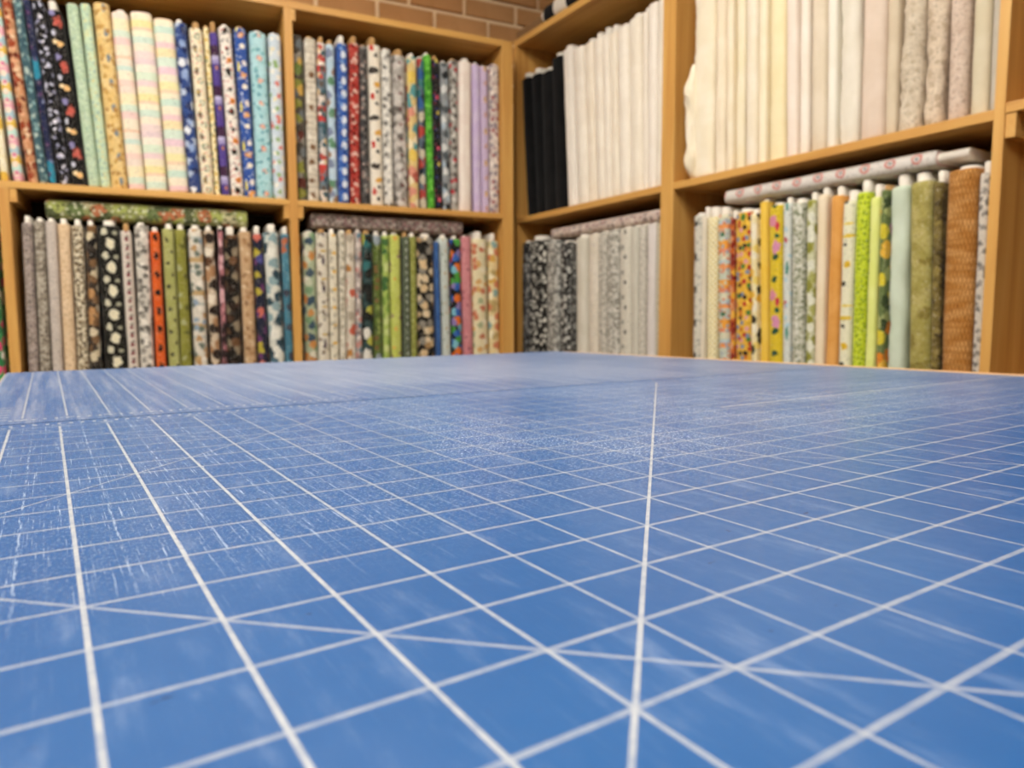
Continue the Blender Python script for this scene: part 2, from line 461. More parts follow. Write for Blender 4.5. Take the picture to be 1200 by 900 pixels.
# ------------------------------------------------------------------ fabric bolts
def bolt_mesh(w, h, depth, seed, wr=0.0006, nv=20, crease=None, v_off=0.0, u_off=0.0):
    """A board wrapped in cloth: stadium section, rounded nose at y=0, standing on z=0; UV in metres."""
    rg = np.random.RandomState(seed)
    a = w / 2
    nose = min(0.022, a * 0.95)
    th = np.linspace(-math.pi / 2, math.pi / 2, 17)
    p = 2.0 / 2.5
    fx = a * np.sign(np.sin(th)) * np.abs(np.sin(th)) ** p
    fy = nose - nose * np.abs(np.cos(th)) ** p
    front = list(zip(fx, fy))
    right = [(a, nose + (depth - 2 * nose) * k) for k in (0.33, 0.66)]
    back = [(-x, depth - y) for x, y in front[::4]]
    left = [(-a, nose + (depth - 2 * nose) * k) for k in (0.66, 0.33)]
    sec = np.array(front + right + back + left)
    n = len(sec)
    d = np.linalg.norm(np.roll(sec, -1, 0) - sec, axis=1)
    s = np.concatenate([[0], np.cumsum(d)])
    u = s - s[8]
    nxt, prv = np.roll(sec, -1, 0), np.roll(sec, 1, 0)
    tg = nxt - prv
    nr = np.stack([tg[:, 1], -tg[:, 0]], 1)
    nr /= np.linalg.norm(nr, axis=1)[:, None] + 1e-9
    zs = np.concatenate([[0.0, 0.002], np.linspace(0.008, h - 0.008, nv), [h - 0.002, h]])
    ins = np.zeros(len(zs)); ins[0] = ins[-1] = 1.0; ins[1] = ins[-2] = 0.3
    ph = rg.uniform(0, 6.28, 12); kk = rg.uniform(0.6, 1.4, 12)
    U, Z = np.meshgrid(u[:n], zs)
    disp = (np.sin(60 * kk[0] * U + 9 * kk[1] * Z + ph[0]) + np.sin(-90 * kk[2] * U + 26 * kk[3] * Z + ph[1]) + 0.8 * np.sin(30 * U * kk[4] + 45 * kk[5] * Z + ph[2])) * wr * 0.5
    if wr > 0.0012:
        q = np.sin(70 * kk[6] * U + 90 * kk[7] * Z + ph[3] + 1.5 * np.sin(14 * Z + ph[4]))
        disp += wr * 0.8 * (1 - np.abs(q) * 2) * (0.4 + 0.6 * np.clip(1 - Z / h, 0, 1))
    if crease is not None:
        disp -= 0.0022 * np.exp(-((U - crease - 0.002 * np.sin(11 * Z + ph[5])) / 0.003) ** 2)
    disp = np.minimum(disp, wr * 0.6)
    off = disp - ins[:, None] * min(0.004, a * 0.3)
    X = sec[None, :, 0] + nr[None, :, 0] * off
    Y = sec[None, :, 1] + nr[None, :, 1] * off
    X = np.clip(X, -a, a)
    verts = np.stack([X, Y, Z], 2).reshape(-1, 3)
    rows = len(zs)
    faces = []
    for j in range(rows - 1):
        for i in range(n):
            i2 = (i + 1) % n
            faces.append((j * n + i, j * n + i2, (j + 1) * n + i2, (j + 1) * n + i))
    faces.append(tuple(range(n))[::-1]); faces.append(tuple((rows - 1) * n + i for i in range(n)))
    me = bpy.data.meshes.new('fabric')
    me.from_pydata(verts.tolist(), [], faces)
    uvl = me.uv_layers.new(name='UVMap')
    data = np.zeros((len(me.loops), 2))
    k = 0
    for j in range(rows - 1):
        for i in range(n):
            ua, ub = u[i], u[i + 1]
            data[k:k + 4] = ((ua, zs[j]), (ub, zs[j]), (ub, zs[j + 1]), (ua, zs[j + 1])); k += 4
    data[:, 0] += u_off; data[:, 1] += v_off
    uvl.data.foreach_set('uv', data.ravel())
    return me

def core_mesh(w, z0, z1, depth):
    a = w / 2
    bm = bmesh.new()
    pts = []
    for k in range(9):
        t = -math.pi / 2 + math.pi * k / 8
        pts.append((a * math.sin(t), a - a * math.cos(t)))
    for k in range(9):
        t = math.pi / 2 + math.pi * k / 8
        pts.append((a * math.sin(t), depth - a - a * math.cos(t)))
    lo = [bm.verts.new((x, y, z0)) for x, y in pts]
    hi = [bm.verts.new((x, y, z1)) for x, y in pts]
    n = len(pts)
    for i in range(n):
        bm.faces.new((lo[i], lo[(i + 1) % n], hi[(i + 1) % n], hi[i]))
    bm.faces.new(lo[::-1]); top = bm.faces.new(hi)
    bmesh.ops.bevel(bm, geom=[ed for ed in top.edges], offset=min(0.002, a * 0.3), segments=2, affect='EDGES')
    me = bpy.data.meshes.new('core_board')
    bm.to_mesh(me); bm.free()
    return me

BOLTS = [
('L',0.412,'fabric bolts in the upper left bay',[
(-0.4237,0.0191,0.549,-0.0340,0.015,0.000,'0','bg e9dcae f3ead0 30;r .16 .05 0 .02 .02 e0b84a .3','cream bolt with a yellow patch at its foot, leftmost in the upper left bay'),
(-0.3894,0.0255,0.547,-0.0550,0.013,0.000,'0','bg a9cdbf;s .105 0:e7a9b6,.25:bfe0d4,.5:e5bd4e,.75:a8c8d0;g 38 .35 f0dcc8;r .0525 .5 0 .006 .006 d87f9a .4','patchwork square fabric bolt in pink, teal and yellow at the left edge'),
(-0.3521,0.0282,0.539,-0.0731,0.018,0.000,'0','bg b9805a c99870 40;b 60 .45 8a3d22,d9a27c,e2bf9a,6e2a18 .5;b 25 .3 9c4426,c88a60 .6','rust brown mottled floral fabric bolt beside the colourful patchwork bolt'),
(-0.3234,0.0248,0.536,-0.0748,0.014,0.000,'0','bg 36545e 44636b 20;b 45 .27 a9b9b0,7fa0a0 .6','slate teal fabric bolt with pale leaf sprigs beside the rust brown bolt'),
(-0.3009,0.0186,0.538,-0.0709,0.013,0.000,'0','bg 1a2140 222a4e 20;r .3 .12 0 .02 .03 2b86a0 .5;b 30 .18 5a3a60,8a93b8 .4','dark navy fabric bolt with a touch of cyan low down, upper left bay'),
(-0.2713,0.0320,0.544,-0.0779,0.018,0.000,'0','bg 0d0d14;b 48 .25 c9c8dc,a9a8c4,e6e2ee .9','black fabric bolt scattered with pale silver stars'),
(-0.2300,0.0429,0.524,-0.0840,0.025,0.030,'w','bg 0d0b0c;r .13 .25 .004 .009 .009 e8b878 .4;r .13 .30 -.008 .007 .007 ecd0a0 .4;r .13 .75 .006 .010 .016 c05a4c .9;r .13 .95 -.006 .008 .01 8a84b0 .6;r .13 .5 -.01 .006 .008 c9c8d8 .6','black fabric bolt with peach planets and coral bursts and a white board on top'),
(-0.1915,0.0329,0.550,-0.0602,0.023,0.000,'0','bg b9cfae c6d8bb 30;b 110 .25 8fb0a0,9fb58f .4','mint green tiny sprig fabric bolt right of the black planet bolt'),
(-0.1597,0.0295,0.556,-0.0532,0.023,0.000,'0','bg bcd3b4 cbdcb8 30;b 70 .25 d3cf8f,97b8ae .4','slim mint green bolt with yellowish sprigs between mint and sandy yellow bolts'),
(-0.1211,0.0464,0.563,-0.0441,0.015,0.000,'0','bg e2bf78 e9cc8e 20;r .075 .3 .007 .006 .012 7d8790 .6;b 40 .28 c79a52,b98a4a .6','sandy yellow fabric bolt with grey blue motifs'),
(-0.0722,0.0500,0.546,-0.0441,0.020,0.010,'w','bg efdfc4;s .225 0:f0d2c4,.08:f3e8cf,.2:cfe0d2,.27:efe3cf,.37:f2c9a8,.4:f0e4cc,.55:f0cfc8,.65:d8e4d0,.75:f4e6c0,.9:efdccc','pastel striped bolt in faded peach, first of three striped bolts from the left'),
(-0.0147,0.0628,0.555,-0.0391,0.016,0.000,'0','bg efdfc4;s .225 0:efd8d2,.1:f5e6d0,.2:d4e4d2,.3:f3ecd0,.38:f0d0b4,.42:f2e2a4,.52:f3e6c8,.62:edd2d0,.7:dce8d0,.82:f4ead8,.92:e8d0d0','pastel striped bolt with strong yellow band, middle of three striped bolts'),
(0.0506,0.0605,0.545,-0.0447,0.014,0.000,'0','bg efdfc4;s .225 0:f3e0b0,.12:f0cccc,.2:f5e8d0,.32:cfe4d2,.42:f2e8cc,.5:f0d4b2,.55:f2e6ac,.66:f2e4cc,.76:ecccd4,.86:d8e6d4','pastel striped bolt next to the navy floral bolt, rightmost of three striped bolts'),
(0.0998,0.0361,0.540,-0.0454,0.013,0.013,'w','bg 2b3f78 35508c 25;b 35 .42 b8c4d8,e3e6ea,8fa4cc,1d2a58 .7','navy blue fabric bolt with white brushy flowers beside the pastel stripes'),
(0.1384,0.0399,0.532,-0.0325,0.015,0.022,'b','bg efe2c4;r .07 .2 .003 .008 .009 4f7a5a .5;r .07 .2 .003 .005 .006 efe2c4 .3;r .07 .65 -.006 .006 .012 6a5a48 .7;b 60 .16 d0584a,e2b84a .3','cream fabric bolt with small green wreaths and figures'),
(0.1684,0.0167,0.541,-0.0285,0.025,0.011,'b','bg f0dfae;b 60 .3 d9b552,b99a4a,7d8a6a .4','thin cream yellow spotted bolt between the wreath bolt and the purple bolt'),
(0.1947,0.0257,0.530,-0.0370,0.024,0.038,'b','bg 5a4a94;s .13 0:4f3f8c,.3:9a8fc0,.4:b9b2d4,.5:3e1f3f,.75:54408e;r .13 .2 .002 .004 .006 d08a5a .3','purple banded fabric bolt in violet, lilac and maroon'),
(0.2326,0.0411,0.553,-0.0406,0.023,0.011,'w','bg efe6da;r .13 .15 .0 .009 .012 15130f .8;r .13 .42 .006 .009 .01 e58a3a .6;r .13 .7 .002 .006 .007 14120f .3;b 70 .2 c94a3a,2a2620 .5','white fabric bolt with black and orange cartoon spots'),
(0.2735,0.0395,0.558,-0.0278,0.023,0.008,'b','bg 2b4c96 335aa8 15;r .13 .3 -.012 .004 .017 ead84a .4;r .13 .1 .003 .011 .010 e6a45a .7;r .13 .4 .008 .008 .01 e8dcd0 .6;r .13 .82 .004 .009 .009 f0e6d0 .4;b 50 .15 cfd8e8 .4','royal blue fabric bolt with yellow and cream animal motifs'),
(0.3210,0.0543,0.550,-0.0135,0.015,0.008,'w','bg a4d0d4 b4dade 15;r .075 .2 .002 .008 .008 e0785a .7;r .075 .2 .002 .004 .004 f0e0c8 .4;b 40 .22 5a9aa8,7fb8bc .5','aqua fabric bolt with rows of coral flowers'),
(0.3697,0.0419,0.554,-0.0029,0.016,0.006,'w','bg c4d2dc d4dce0 20;b 40 .3 e8dcb8,8fb070,d87a70,f0ece0 .5','pale blue fabric bolt with cream and green specks against the bay divider'),
]),
('L',0.412,'fabric bolts in the upper middle bay',[
(0.4480,0.0320,0.565,-0.0056,0.021,0.000,'0','bg 4a4238;b 30 .55 8a8a3a,6a7a3a,5a2a20,39424a,c8a04a,6a6f70,8a8478 .5','green, yellow and maroon crowded bolt against the bay divider, upper middle bay'),
(0.4866,0.0412,0.561,0.0029,0.022,0.009,'b','bg cfc4b0;x .012 .22 8a7c6c;s .02 0:cfc4b0,.6:a49684,.75:d8cebc;b 30 .3 7a5a40,e4dccb .3','grey and cream plaid fabric bolt with thin lines'),
(0.5228,0.0299,0.554,0.0064,0.024,0.023,'b','bg d8cfc4;s .17 0:c8403a,.12:e8dcd0,.2:b83a36,.3:d8ccc0,.6:6a7a84;b 40 .38 b8483e,5a5048,2f5560,e0c49a .5','red and white patterned bolt with a brown core, left of the pale blue scene bolt'),
(0.5574,0.0304,0.553,-0.0005,0.024,0.018,'b','bg b4cbd8 c4d6de 12;b 24 .4 7a86a0,5f8a6a,d8dce0,9a7a60 .5','pale blue scenic print bolt left of the blue oval bolt'),
(0.5923,0.0382,0.558,0.0121,0.013,0.029,'w','bg 2f5aa8;r .045 .5 .002 .010 .013 dfe4ea .3;b 40 .25 7fa0d0,1f3f80 .5','bright blue fabric bolt with large white ovals'),
(0.6340,0.0381,0.568,0.0153,0.020,0.027,'b','bg a02820 b23a30 20;r .055 .3 0 .006 .007 e0c4b4 .4;b 55 .35 6a1412,c4574a,d8a898 .5','deep red fabric bolt with small pale rings'),
(0.6751,0.0276,0.565,0.0017,0.021,0.006,'b','bg 3c3c3e 55504c 30;b 55 .35 8a8680,1e1e20,a08a80 .4','charcoal speckled thin bolt right of the deep red bolt'),
(0.7160,0.0476,0.573,-0.0004,0.019,0.030,'b','bg ece2d0;r .17 .3 -.012 .008 .012 c43a30 .5;r .17 .15 .004 .007 .007 1c1814 .6;r .17 .55 .008 .014 .010 e0a848 .5;r .17 .85 -.004 .022 .010 3a3430 .8;r .17 .4 .006 .006 .006 1c1814 .5','white fabric bolt with black, red and mustard hens'),
(0.7599,0.0355,0.563,-0.0025,0.014,0.006,'w','bg d8d4ca;b 50 .4 a8a49c,ece8de,6a6660 .5','pale grey and white print bolt right of the hen bolt'),
(0.8104,0.0541,0.551,-0.0080,0.019,0.024,'b','bg a9a29a;b 42 .5 d0cac2,6a645e,8e8880,c8c0b8 .5;r .055 .5 .002 .006 .004 6a1c24 .5','grey flower fabric bolt with maroon dashes'),
(0.8586,0.0365,0.551,-0.0069,0.013,0.015,'w','bg dcc080;b 26 .5 d8907a,e4c45a,b45a4a,5a9a9a,ecdcb8 .5','yellow and coral fabric bolt with teal touches left of the bright green bolt'),
(0.8963,0.0272,0.554,-0.0071,0.025,0.009,'w','bg 5a6a78;b 28 .55 b04038,2f5f98,c8c0a8,3a7a7a,1f2530 .5','narrow dark multicoloured bolt touching the bright green bolt'),
(0.9280,0.0281,0.570,-0.0133,0.024,0.012,'w','bg 4aa02a;b 60 .42 2f7a18,74c848,62b838 .5','bright leaf green fabric bolt'),
(0.9577,0.0301,0.558,-0.0133,0.020,0.016,'b','bg 101114;r .19 .2 .001 .007 .008 e0566a .5;r .19 .9 .002 .006 .008 d8c45a .5;b 40 .2 2c3a6a,7a2a3a .4','black fabric bolt with pink spots right of the bright green bolt'),
(0.9891,0.0315,0.549,-0.0090,0.016,0.009,'w','bg 8e9294;b 30 .45 d8d8d4,4a5256,1f2428,a8b8c4 .5','grey and black bolt with white patches, upper middle bay'),
(1.0231,0.0350,0.567,0.0057,0.025,0.009,'b','bg b0aca4;b 45 .42 d8d4cc,5a5652,8e8880 .5;b 22 .18 b83038 .3','grey lattice print bolt with red dots'),
(1.0678,0.0532,0.567,0.0103,0.020,0.016,'w','bg ecdcd0 f2e6da 15','plain pale blush fabric bolt with soft creases in the upper middle bay'),
(1.1220,0.0337,0.565,-0.0077,0.024,0.010,'w','bg c8b4d8 d2c2dc 20','plain lilac fabric bolt beside the blush bolt'),
(1.1560,0.0328,0.563,-0.0079,0.024,0.006,'w','bg cdb8d4;r .12 .62 .001 .007 .012 d8b080 .5;r .12 .66 .001 .002 .003 2a201c .3;r .12 .15 .002 .006 .01 c89a8a .6','lilac fabric bolt with tan puppies'),
(1.1941,0.0422,0.574,0.0003,0.019,0.006,'w','bg d4c6bc;b 55 .42 b49a98,8a7e88,ecdfd4,a86a6a .5','pinkish grey ditsy floral bolt at the right end of the upper middle bay'),
]),
('L',-0.235,'fabric bolts in the lower left bay',[
(-0.3850,0.0282,0.527,0.0168,0.018,0.023,'w','bg 8f8278 a3948c 25;b 90 .3 6a5f60,b8a89e .5','mauve grey mottled bolt at the left end of the lower left bay'),
(-0.3540,0.0294,0.534,0.0159,0.020,0.012,'w','bg 9a9080;b 95 .42 6e6458,bcb2a2 .5','taupe ditsy print bolt, second in the lower left bay'),
(-0.3206,0.0302,0.535,0.0121,0.018,0.011,'w','bg c4b8ac d0c4b8 25;b 120 .2 a89c98 .4','pale pinkish grey bolt, lower left bay'),
(-0.2857,0.0333,0.529,0.0098,0.014,0.017,'w','bg dec09a e6caa6 18;b 60 .14 b89068 .4','peach coloured fabric bolt with faint sprigs'),
(-0.2511,0.0321,0.526,0.0129,0.016,0.020,'w','bg d8ccb0;b 95 .42 4a3826,6a5640,8a7658 .5','cream fabric bolt with dense brown leaf sprigs'),
(-0.2189,0.0312,0.529,0.0194,0.023,0.016,'w','bg 3a3028;b 36 .5 b98a58,d8c8a8,1a1614,7a5a3a,c8b898 .5','dark bolt with tan and cream blocks left of the black bolt with white birds'),
(-0.1582,0.0631,0.530,-0.0043,0.013,0.016,'w','bg 15140f;r .075 .3 .004 .013 .018 e6dec0 .4;r .075 .8 -.012 .009 .012 d0cab0 .5;r .075 .75 .019 .008 .006 a8a68e .4','black fabric bolt with plump white birds'),
(-0.1084,0.0317,0.516,-0.0057,0.013,0.024,'b','bg d8ccbe;r .028 .4 .001 .0055 .006 7a2030 .5;r .028 .75 .003 .005 .003 3a3430 .5','off-white bolt with a column of dark cherries'),
(-0.0701,0.0422,0.536,0.0080,0.021,0.010,'w','bg d4cdc0;b 48 .45 9a948a,ece6da,6a6660 .6;r .065 .2 .002 .01 .003 4a4640 .4','off-white bolt with grey pencil drawings left of the orange bolt'),
(-0.0277,0.0302,0.518,-0.0012,0.016,0.014,'w','bg d95a1e e0682a 20;r .06 .3 .001 .008 .011 1c1210 1','bright orange fabric bolt with black spiders'),
(0.0135,0.0368,0.529,-0.0050,0.019,0.017,'w','bg a3a45e b0b06c 15;r .075 .55 -.006 .006 .007 3a3a26 1;r .075 .05 .009 .004 .006 3a3a26 .9','light moss green bolt with black spiders'),
(0.0498,0.0342,0.528,-0.0040,0.019,0.017,'w','bg 83822f 918f40 15;b 24 .22 a8a878,5f5e2a .5','olive green fabric bolt right of the moss green spider bolt'),
(0.0960,0.0447,0.532,-0.0057,0.017,0.014,'w','bg d8d0c0;s .11 0:d8d0c0,.25:b8bcb4,.32:dcd4c4,.55:c0a070,.7:d6cebe;b 36 .35 8fa0b0,b89060,6a7468,ece4d6 .6','off-white bolt with blue grey and tan farm scenes'),
(0.1423,0.0336,0.530,-0.0144,0.026,0.016,'w','bg c8b49a;b 26 .5 5a3c28,e8dcc8,2a1e18,a87e58 .6','cream and brown fabric bolt with dark patches right of the farm scene bolt'),
(0.1678,0.0163,0.536,0.0060,0.015,0.010,'w','bg 6a4448;b 32 .5 d8a8ac,2a1a1c,b87a80 .5','narrow dark bolt with dusty pink flowers'),
(0.2000,0.0468,0.518,0.0084,0.018,0.028,'w','bg 17110d;b 26 .42 4a3020,2a1c14,6a4a30,8f8068 .6','near black brown fabric bolt with faint animals'),
(0.2544,0.0421,0.531,-0.0096,0.015,0.015,'w','bg bd9a72 c8a680 15;b 40 .3 8f6a48,a88058,d8bc98 .7','tan fabric bolt with faint brown script marks'),
(0.2977,0.0334,0.525,-0.0133,0.021,0.029,'w','bg 1c2036;b 26 .4 b8a83a,c86a5a,4a4a8a,6a3a6a .5','dark navy bolt with scattered yellow and coral flecks'),
(0.3453,0.0501,0.533,-0.0211,0.016,0.029,'w','bg d8d8cc;b 26 .5 4a6a7a,eceade,8aa4a8,2a4450 .6','white fabric bolt with teal ink flowers'),
(0.3842,0.0266,0.529,-0.0053,0.017,0.027,'w','bg 3f7488 4b8296 15;b 22 .3 b86a48,3a3a48,6fa0b0 .5','teal blue bolt at the right end of the lower left bay'),
]),
('L',-0.235,'fabric bolts in the lower middle bay',[
(0.4621,0.0464,0.540,0.0059,0.022,0.006,'w','bg a8b494;b 34 .5 c8ccb0,7a9a74,3a5060,c88a4a,dcd8c4 .6','sage green bolt with navy and orange specks, leftmost in the lower middle bay'),
(0.5067,0.0409,0.541,0.0052,0.016,0.012,'b','bg e0d8c6;r .1 .4 .002 .006 .016 4a3c4a .7;r .1 .75 .003 .012 .004 c8a850 .5;b 30 .25 8a7a6a,c8c0a8 .6','off-white bolt with dark figures right of the sage green bolt'),
(0.5439,0.0321,0.537,0.0098,0.020,0.019,'w','bg e2dac4;r .065 .2 .002 .009 .006 e0b040 .4;b 36 .25 b4ac98 .5','off-white bolt with golden yellow patches'),
(0.5746,0.0241,0.552,0.0162,0.025,0.003,'w','bg cfc8b4;b 55 .4 a49c88,e4ddcc .5','putty coloured print bolt in the lower middle bay'),
(0.6040,0.0310,0.539,0.0139,0.013,0.017,'b','bg d4cab8;b 24 .35 b07838,a89c8a,c86048,e8e0d0 .5','cream fabric bolt with russet animals'),
(0.6313,0.0220,0.550,0.0171,0.013,0.006,'w','bg b8aca4;b 45 .45 d8ccc4,8a7a78,5a7a8a,c88a80 .5','narrow greyish pink floral bolt left of the black and teal bolt'),
(0.6656,0.0385,0.543,0.0158,0.015,0.013,'b','bg 2a4444;b 26 .52 e0dcd0,2f6a6a,121614,b8b848 .5','black, teal and white leaf fabric bolt'),
(0.7073,0.0325,0.539,0.0073,0.023,0.017,'w','bg 5c6e30;b 40 .35 7a5a34,8a9a50,3f4f20 .4;r .5 .1 0 .02 .05 8f9aa0 .3','forest green bolt with brown stems'),
(0.7398,0.0263,0.540,0.0062,0.021,0.016,'w','bg a8bc60;b 26 .42 3f6a34,c8d48a,7a9a40 .5','light green bolt with dark green leaves'),
(0.7786,0.0412,0.545,0.0013,0.015,0.006,'w','bg bcc45c c8d06c 15;b 22 .16 d8a850,8a6a6a .4','lemon lime bolt with few specks in the lower middle bay'),
(0.8192,0.0269,0.540,0.0032,0.017,0.016,'b','bg 5c6650;r .028 .5 .001 .004 .006 b4bcac .4;b 60 .25 3c4636 .4','grey green bolt with a chain of pale flowers'),
(0.8475,0.0238,0.541,0.0022,0.014,0.015,'w','bg 84883a 90944a 15;b 60 .25 a8a860 .4','narrow olive yellow bolt left of the black cream-leaf bolt'),
(0.8991,0.0681,0.541,-0.0009,0.018,0.015,'w','bg 12100d;b 30 .46 d8bc90,e0cca8,a8865a,8a8478 .5','black fabric bolt with cream leaf motifs in the lower middle bay'),
(0.9489,0.0179,0.526,-0.0127,0.013,0.003,'w','bg 34568e 4268a0 20','narrow plain denim blue bolt'),
(0.9825,0.0411,0.541,-0.0143,0.022,0.015,'w','bg c4ccc4 ccd4cc 12;b 30 .13 b8a070,8a9a88 .4','pale ice grey bolt beside the denim blue bolt'),
(1.0295,0.0430,0.541,-0.0046,0.025,0.013,'w','bg 14141a;b 34 .55 c83028,2f5fb0,e0702a,4a9a3a,8f7ab0,7ab8c8 .4','black bolt with vivid rainbow blocks left of the pink bolt'),
(1.0779,0.0433,0.552,-0.0132,0.025,0.004,'w','bg cc8288 d48e92 15;b 24 .12 8a4a5a .3','rose pink fabric bolt'),
(1.1327,0.0650,0.545,-0.0121,0.022,0.030,'w','bg e4d8b0;b 30 .35 d8a868,a8b088,c87a5a,efe6cc .5','cream bolt with faded orange and green flowers right of the pink bolt'),
(1.1925,0.0460,0.541,-0.0048,0.025,0.030,'w','bg e2cd98;b 30 .45 d8a850,b8a068,8aa8a0,d0805a,f0e4c0 .5','butter yellow floral bolt at the right end of the lower middle bay'),
]),
('L',-0.235,'fabric bolts left of the first divider',[
(-0.4739,0.0372,0.519,-0.0011,0.012,0.000,'0','bg 3f9a5a;b 34 .5 e8ece0,d84a78,2f7a48,8fc08a .4','green, white and pink floral bolt left of the leftmost post'),
]),
('R',0.414,'fabric bolts in the upper corner bay',[
(-2.4920,0.0535,0.562,-0.0831,0.016,0.024,'w','bg 0b0b0c 131314 15','black bolt nearest the corner post'),
(-2.4348,0.0596,0.562,-0.0763,0.026,0.027,'w','bg 0b0b0c 121213 15','black bolt, second from the corner post'),
(-2.3665,0.0758,0.548,-0.0559,0.023,0.016,'w','bg 0c0c0d 141415 15','black bolt, third from the corner post'),
(-2.2871,0.0632,0.580,-0.0580,0.018,0.016,'w','bg 0a0a0b 111112 15','taller black bolt touching the first white bolt'),
(-2.2192,0.0576,0.593,-0.0698,0.025,0.016,'w','bg eae2d6 f0e8dc 12','white bolt touching the black bolts, first of the white row'),
(-2.1484,0.0620,0.574,-0.0673,0.021,0.006,'w','bg ece2d2 f2e9da 12','plain white bolt, second from the black bolts'),
(-2.0919,0.0498,0.571,-0.0587,0.023,0.015,'w','bg ecdfca f1e6d4 12','plain white bolt, third from the black bolts'),
(-2.0373,0.0482,0.564,-0.0463,0.016,0.023,'w','bg ebe0cf f1e8d8 12','plain white bolt, fourth from the black bolts'),
(-1.9936,0.0375,0.560,-0.0434,0.015,0.029,'w','bg ece2d2 f1e7d7 12','narrow white bolt, fifth from the black bolts'),
(-1.9560,0.0365,0.558,-0.0429,0.018,0.028,'w','bg ebdfcb f0e6d4 12','narrow white bolt, sixth from the black bolts'),
(-1.9080,0.0534,0.558,-0.0362,0.014,0.011,'w','bg ede3d3 f2e9da 12','plain white bolt, seventh from the black bolts'),
(-1.8505,0.0605,0.568,-0.0335,0.017,0.014,'w','bg ebe0cd f1e7d6 12','broad white bolt, eighth from the black bolts'),
(-1.8090,0.0213,0.572,-0.0238,0.025,0.016,'w','bg ece2d2 f1e7d7 12','thin white bolt, ninth from the black bolts'),
(-1.7726,0.0394,0.583,-0.0146,0.017,0.005,'w','bg eee4d6 f3eadd 12','tall white bolt, tenth from the black bolts'),
(-1.7350,0.0345,0.577,0.0040,0.012,0.005,'w','bg e6dccb eee4d4 12','white bolt against the divider at the end of the white row'),
]),
('R',-0.265,'fabric bolts in the lower corner bay',[
(-2.5369,0.0382,0.573,0.0024,0.013,0.011,'w','bg 4a4a4a;b 50 .45 7a7a78,1f1f20,a8a6a0 .6','charcoal lace print bolt nearest the corner, lower corner bay'),
(-2.4550,0.1221,0.576,0.0004,0.014,0.021,'w','bg 141414;r .05 .4 -.002 .011 .012 b8b4a8 .4;r .05 .4 -.002 .006 .006 141414 .4;b 45 .33 d8d4c8,8a8880 .6','black bolt with large pale ring motifs'),
(-2.3496,0.0864,0.568,-0.0005,0.023,0.004,'w','bg a8a69e;b 75 .42 4a4a48,cccac2,6a6a66 .5','black on grey pebble print bolt beside the ring motif bolt'),
(-2.2530,0.0644,0.552,-0.0121,0.017,0.007,'w','bg 1c1c1c;b 60 .42 c8c6be,8a8a86,5a5a58 .5','black bolt with fine white sprigs, lower corner bay'),
(-2.1988,0.0329,0.544,-0.0072,0.016,0.006,'w','bg 4c4c4a;b 60 .4 8a8a84,22221f .5','thin dark grey speckled bolt before the pale bolts'),
(-2.1435,0.0590,0.560,-0.0168,0.013,0.012,'w','bg d0caba d6d0c2 12','plain stone coloured bolt right of the dark bolts'),
(-2.0850,0.0567,0.568,-0.0152,0.026,0.004,'w','bg dad0be e2d8c8 12;b 40 .1 c4b8b8 .4','ivory bolt, second of the pale bolts, lower corner bay'),
(-2.0210,0.0440,0.568,-0.0130,0.018,0.004,'w','bg bdb7aa;b 90 .35 9a958a,d8d2c6 .5','light grey ditsy bolt right of the ivory bolt'),
(-1.9648,0.0629,0.568,-0.0095,0.015,0.004,'w','bg b4b0a4;b 85 .42 88847a,d8d4ca .4','grey basket speckle bolt in the lower corner bay'),
(-1.8919,0.0584,0.568,-0.0171,0.013,0.004,'w','bg d4cebf;r .085 .5 .008 .006 .008 4a4844 .6;r .085 .9 -.006 .01 .008 9a968c .6','pale bolt with sparse charcoal flowers'),
(-1.8394,0.0373,0.568,-0.0192,0.013,0.004,'w','bg c6c1b2 ccc7b9 12','plain light grey bolt right of the charcoal flower bolt'),
(-1.8063,0.0277,0.568,-0.0107,0.014,0.004,'w','bg cfc9bc;b 80 .28 aea99c .4','thin pale bolt with a faint grey print'),
(-1.7707,0.0423,0.568,-0.0071,0.021,0.004,'w','bg d6cec8 dcd4ce 12','pale lavender white bolt near the divider, lower corner bay'),
(-1.7290,0.0279,0.568,-0.0043,0.014,0.004,'w','bg c4bba6;b 90 .25 a89f8a .4','beige bolt tucked against the divider, lower corner bay'),
]),
('R',0.414,'pale fabric bolts in the upper right bay',[
(-1.5503,0.0802,0.585,-0.0187,0.013,0.000,'0','bg efe2c6 f4e9d2 10','cream bolt with a crumpled loose fold on its left'),
(-1.4861,0.0406,0.585,-0.0243,0.019,0.000,'0','bg ecdcc0 f1e3ca 10','flat cream bolt right of the crumpled bolt, upper right bay'),
(-1.4469,0.0245,0.585,-0.0259,0.015,0.000,'0','bg efe0c2 f3e6cc 10','thin cream bolt, third in the upper right bay'),
(-1.4181,0.0318,0.585,-0.0231,0.026,0.000,'0','bg ebdfbd f0e4c8 10','cream bolt with a wavy dark gap at its left side'),
(-1.3707,0.0387,0.585,-0.0280,0.014,0.000,'0','bg ecdfc6 f0e5d0 10','ivory bolt, fifth in the upper right bay'),
(-1.3368,0.0278,0.585,-0.0244,0.019,0.000,'0','bg f0e2c2 f3e8cc 10','thin ivory bolt left of the buttery bolt'),
(-1.2936,0.0517,0.585,-0.0292,0.023,0.000,'0','bg efdfb2 f3e5bc 10','buttery cream wide bolt in the upper right bay'),
(-1.2425,0.0345,0.585,-0.0356,0.018,0.000,'0','bg ecdccc f0e2d4 10','pinkish ivory bolt right of the buttery bolt'),
(-1.2103,0.0286,0.585,-0.0302,0.026,0.000,'0','bg efe3d2 f2e8da 10','white bolt left of the beige grey bolt'),
(-1.1654,0.0463,0.585,-0.0316,0.019,0.000,'0','bg dccdb4 e2d4bd 10','beige grey wide bolt, upper right bay'),
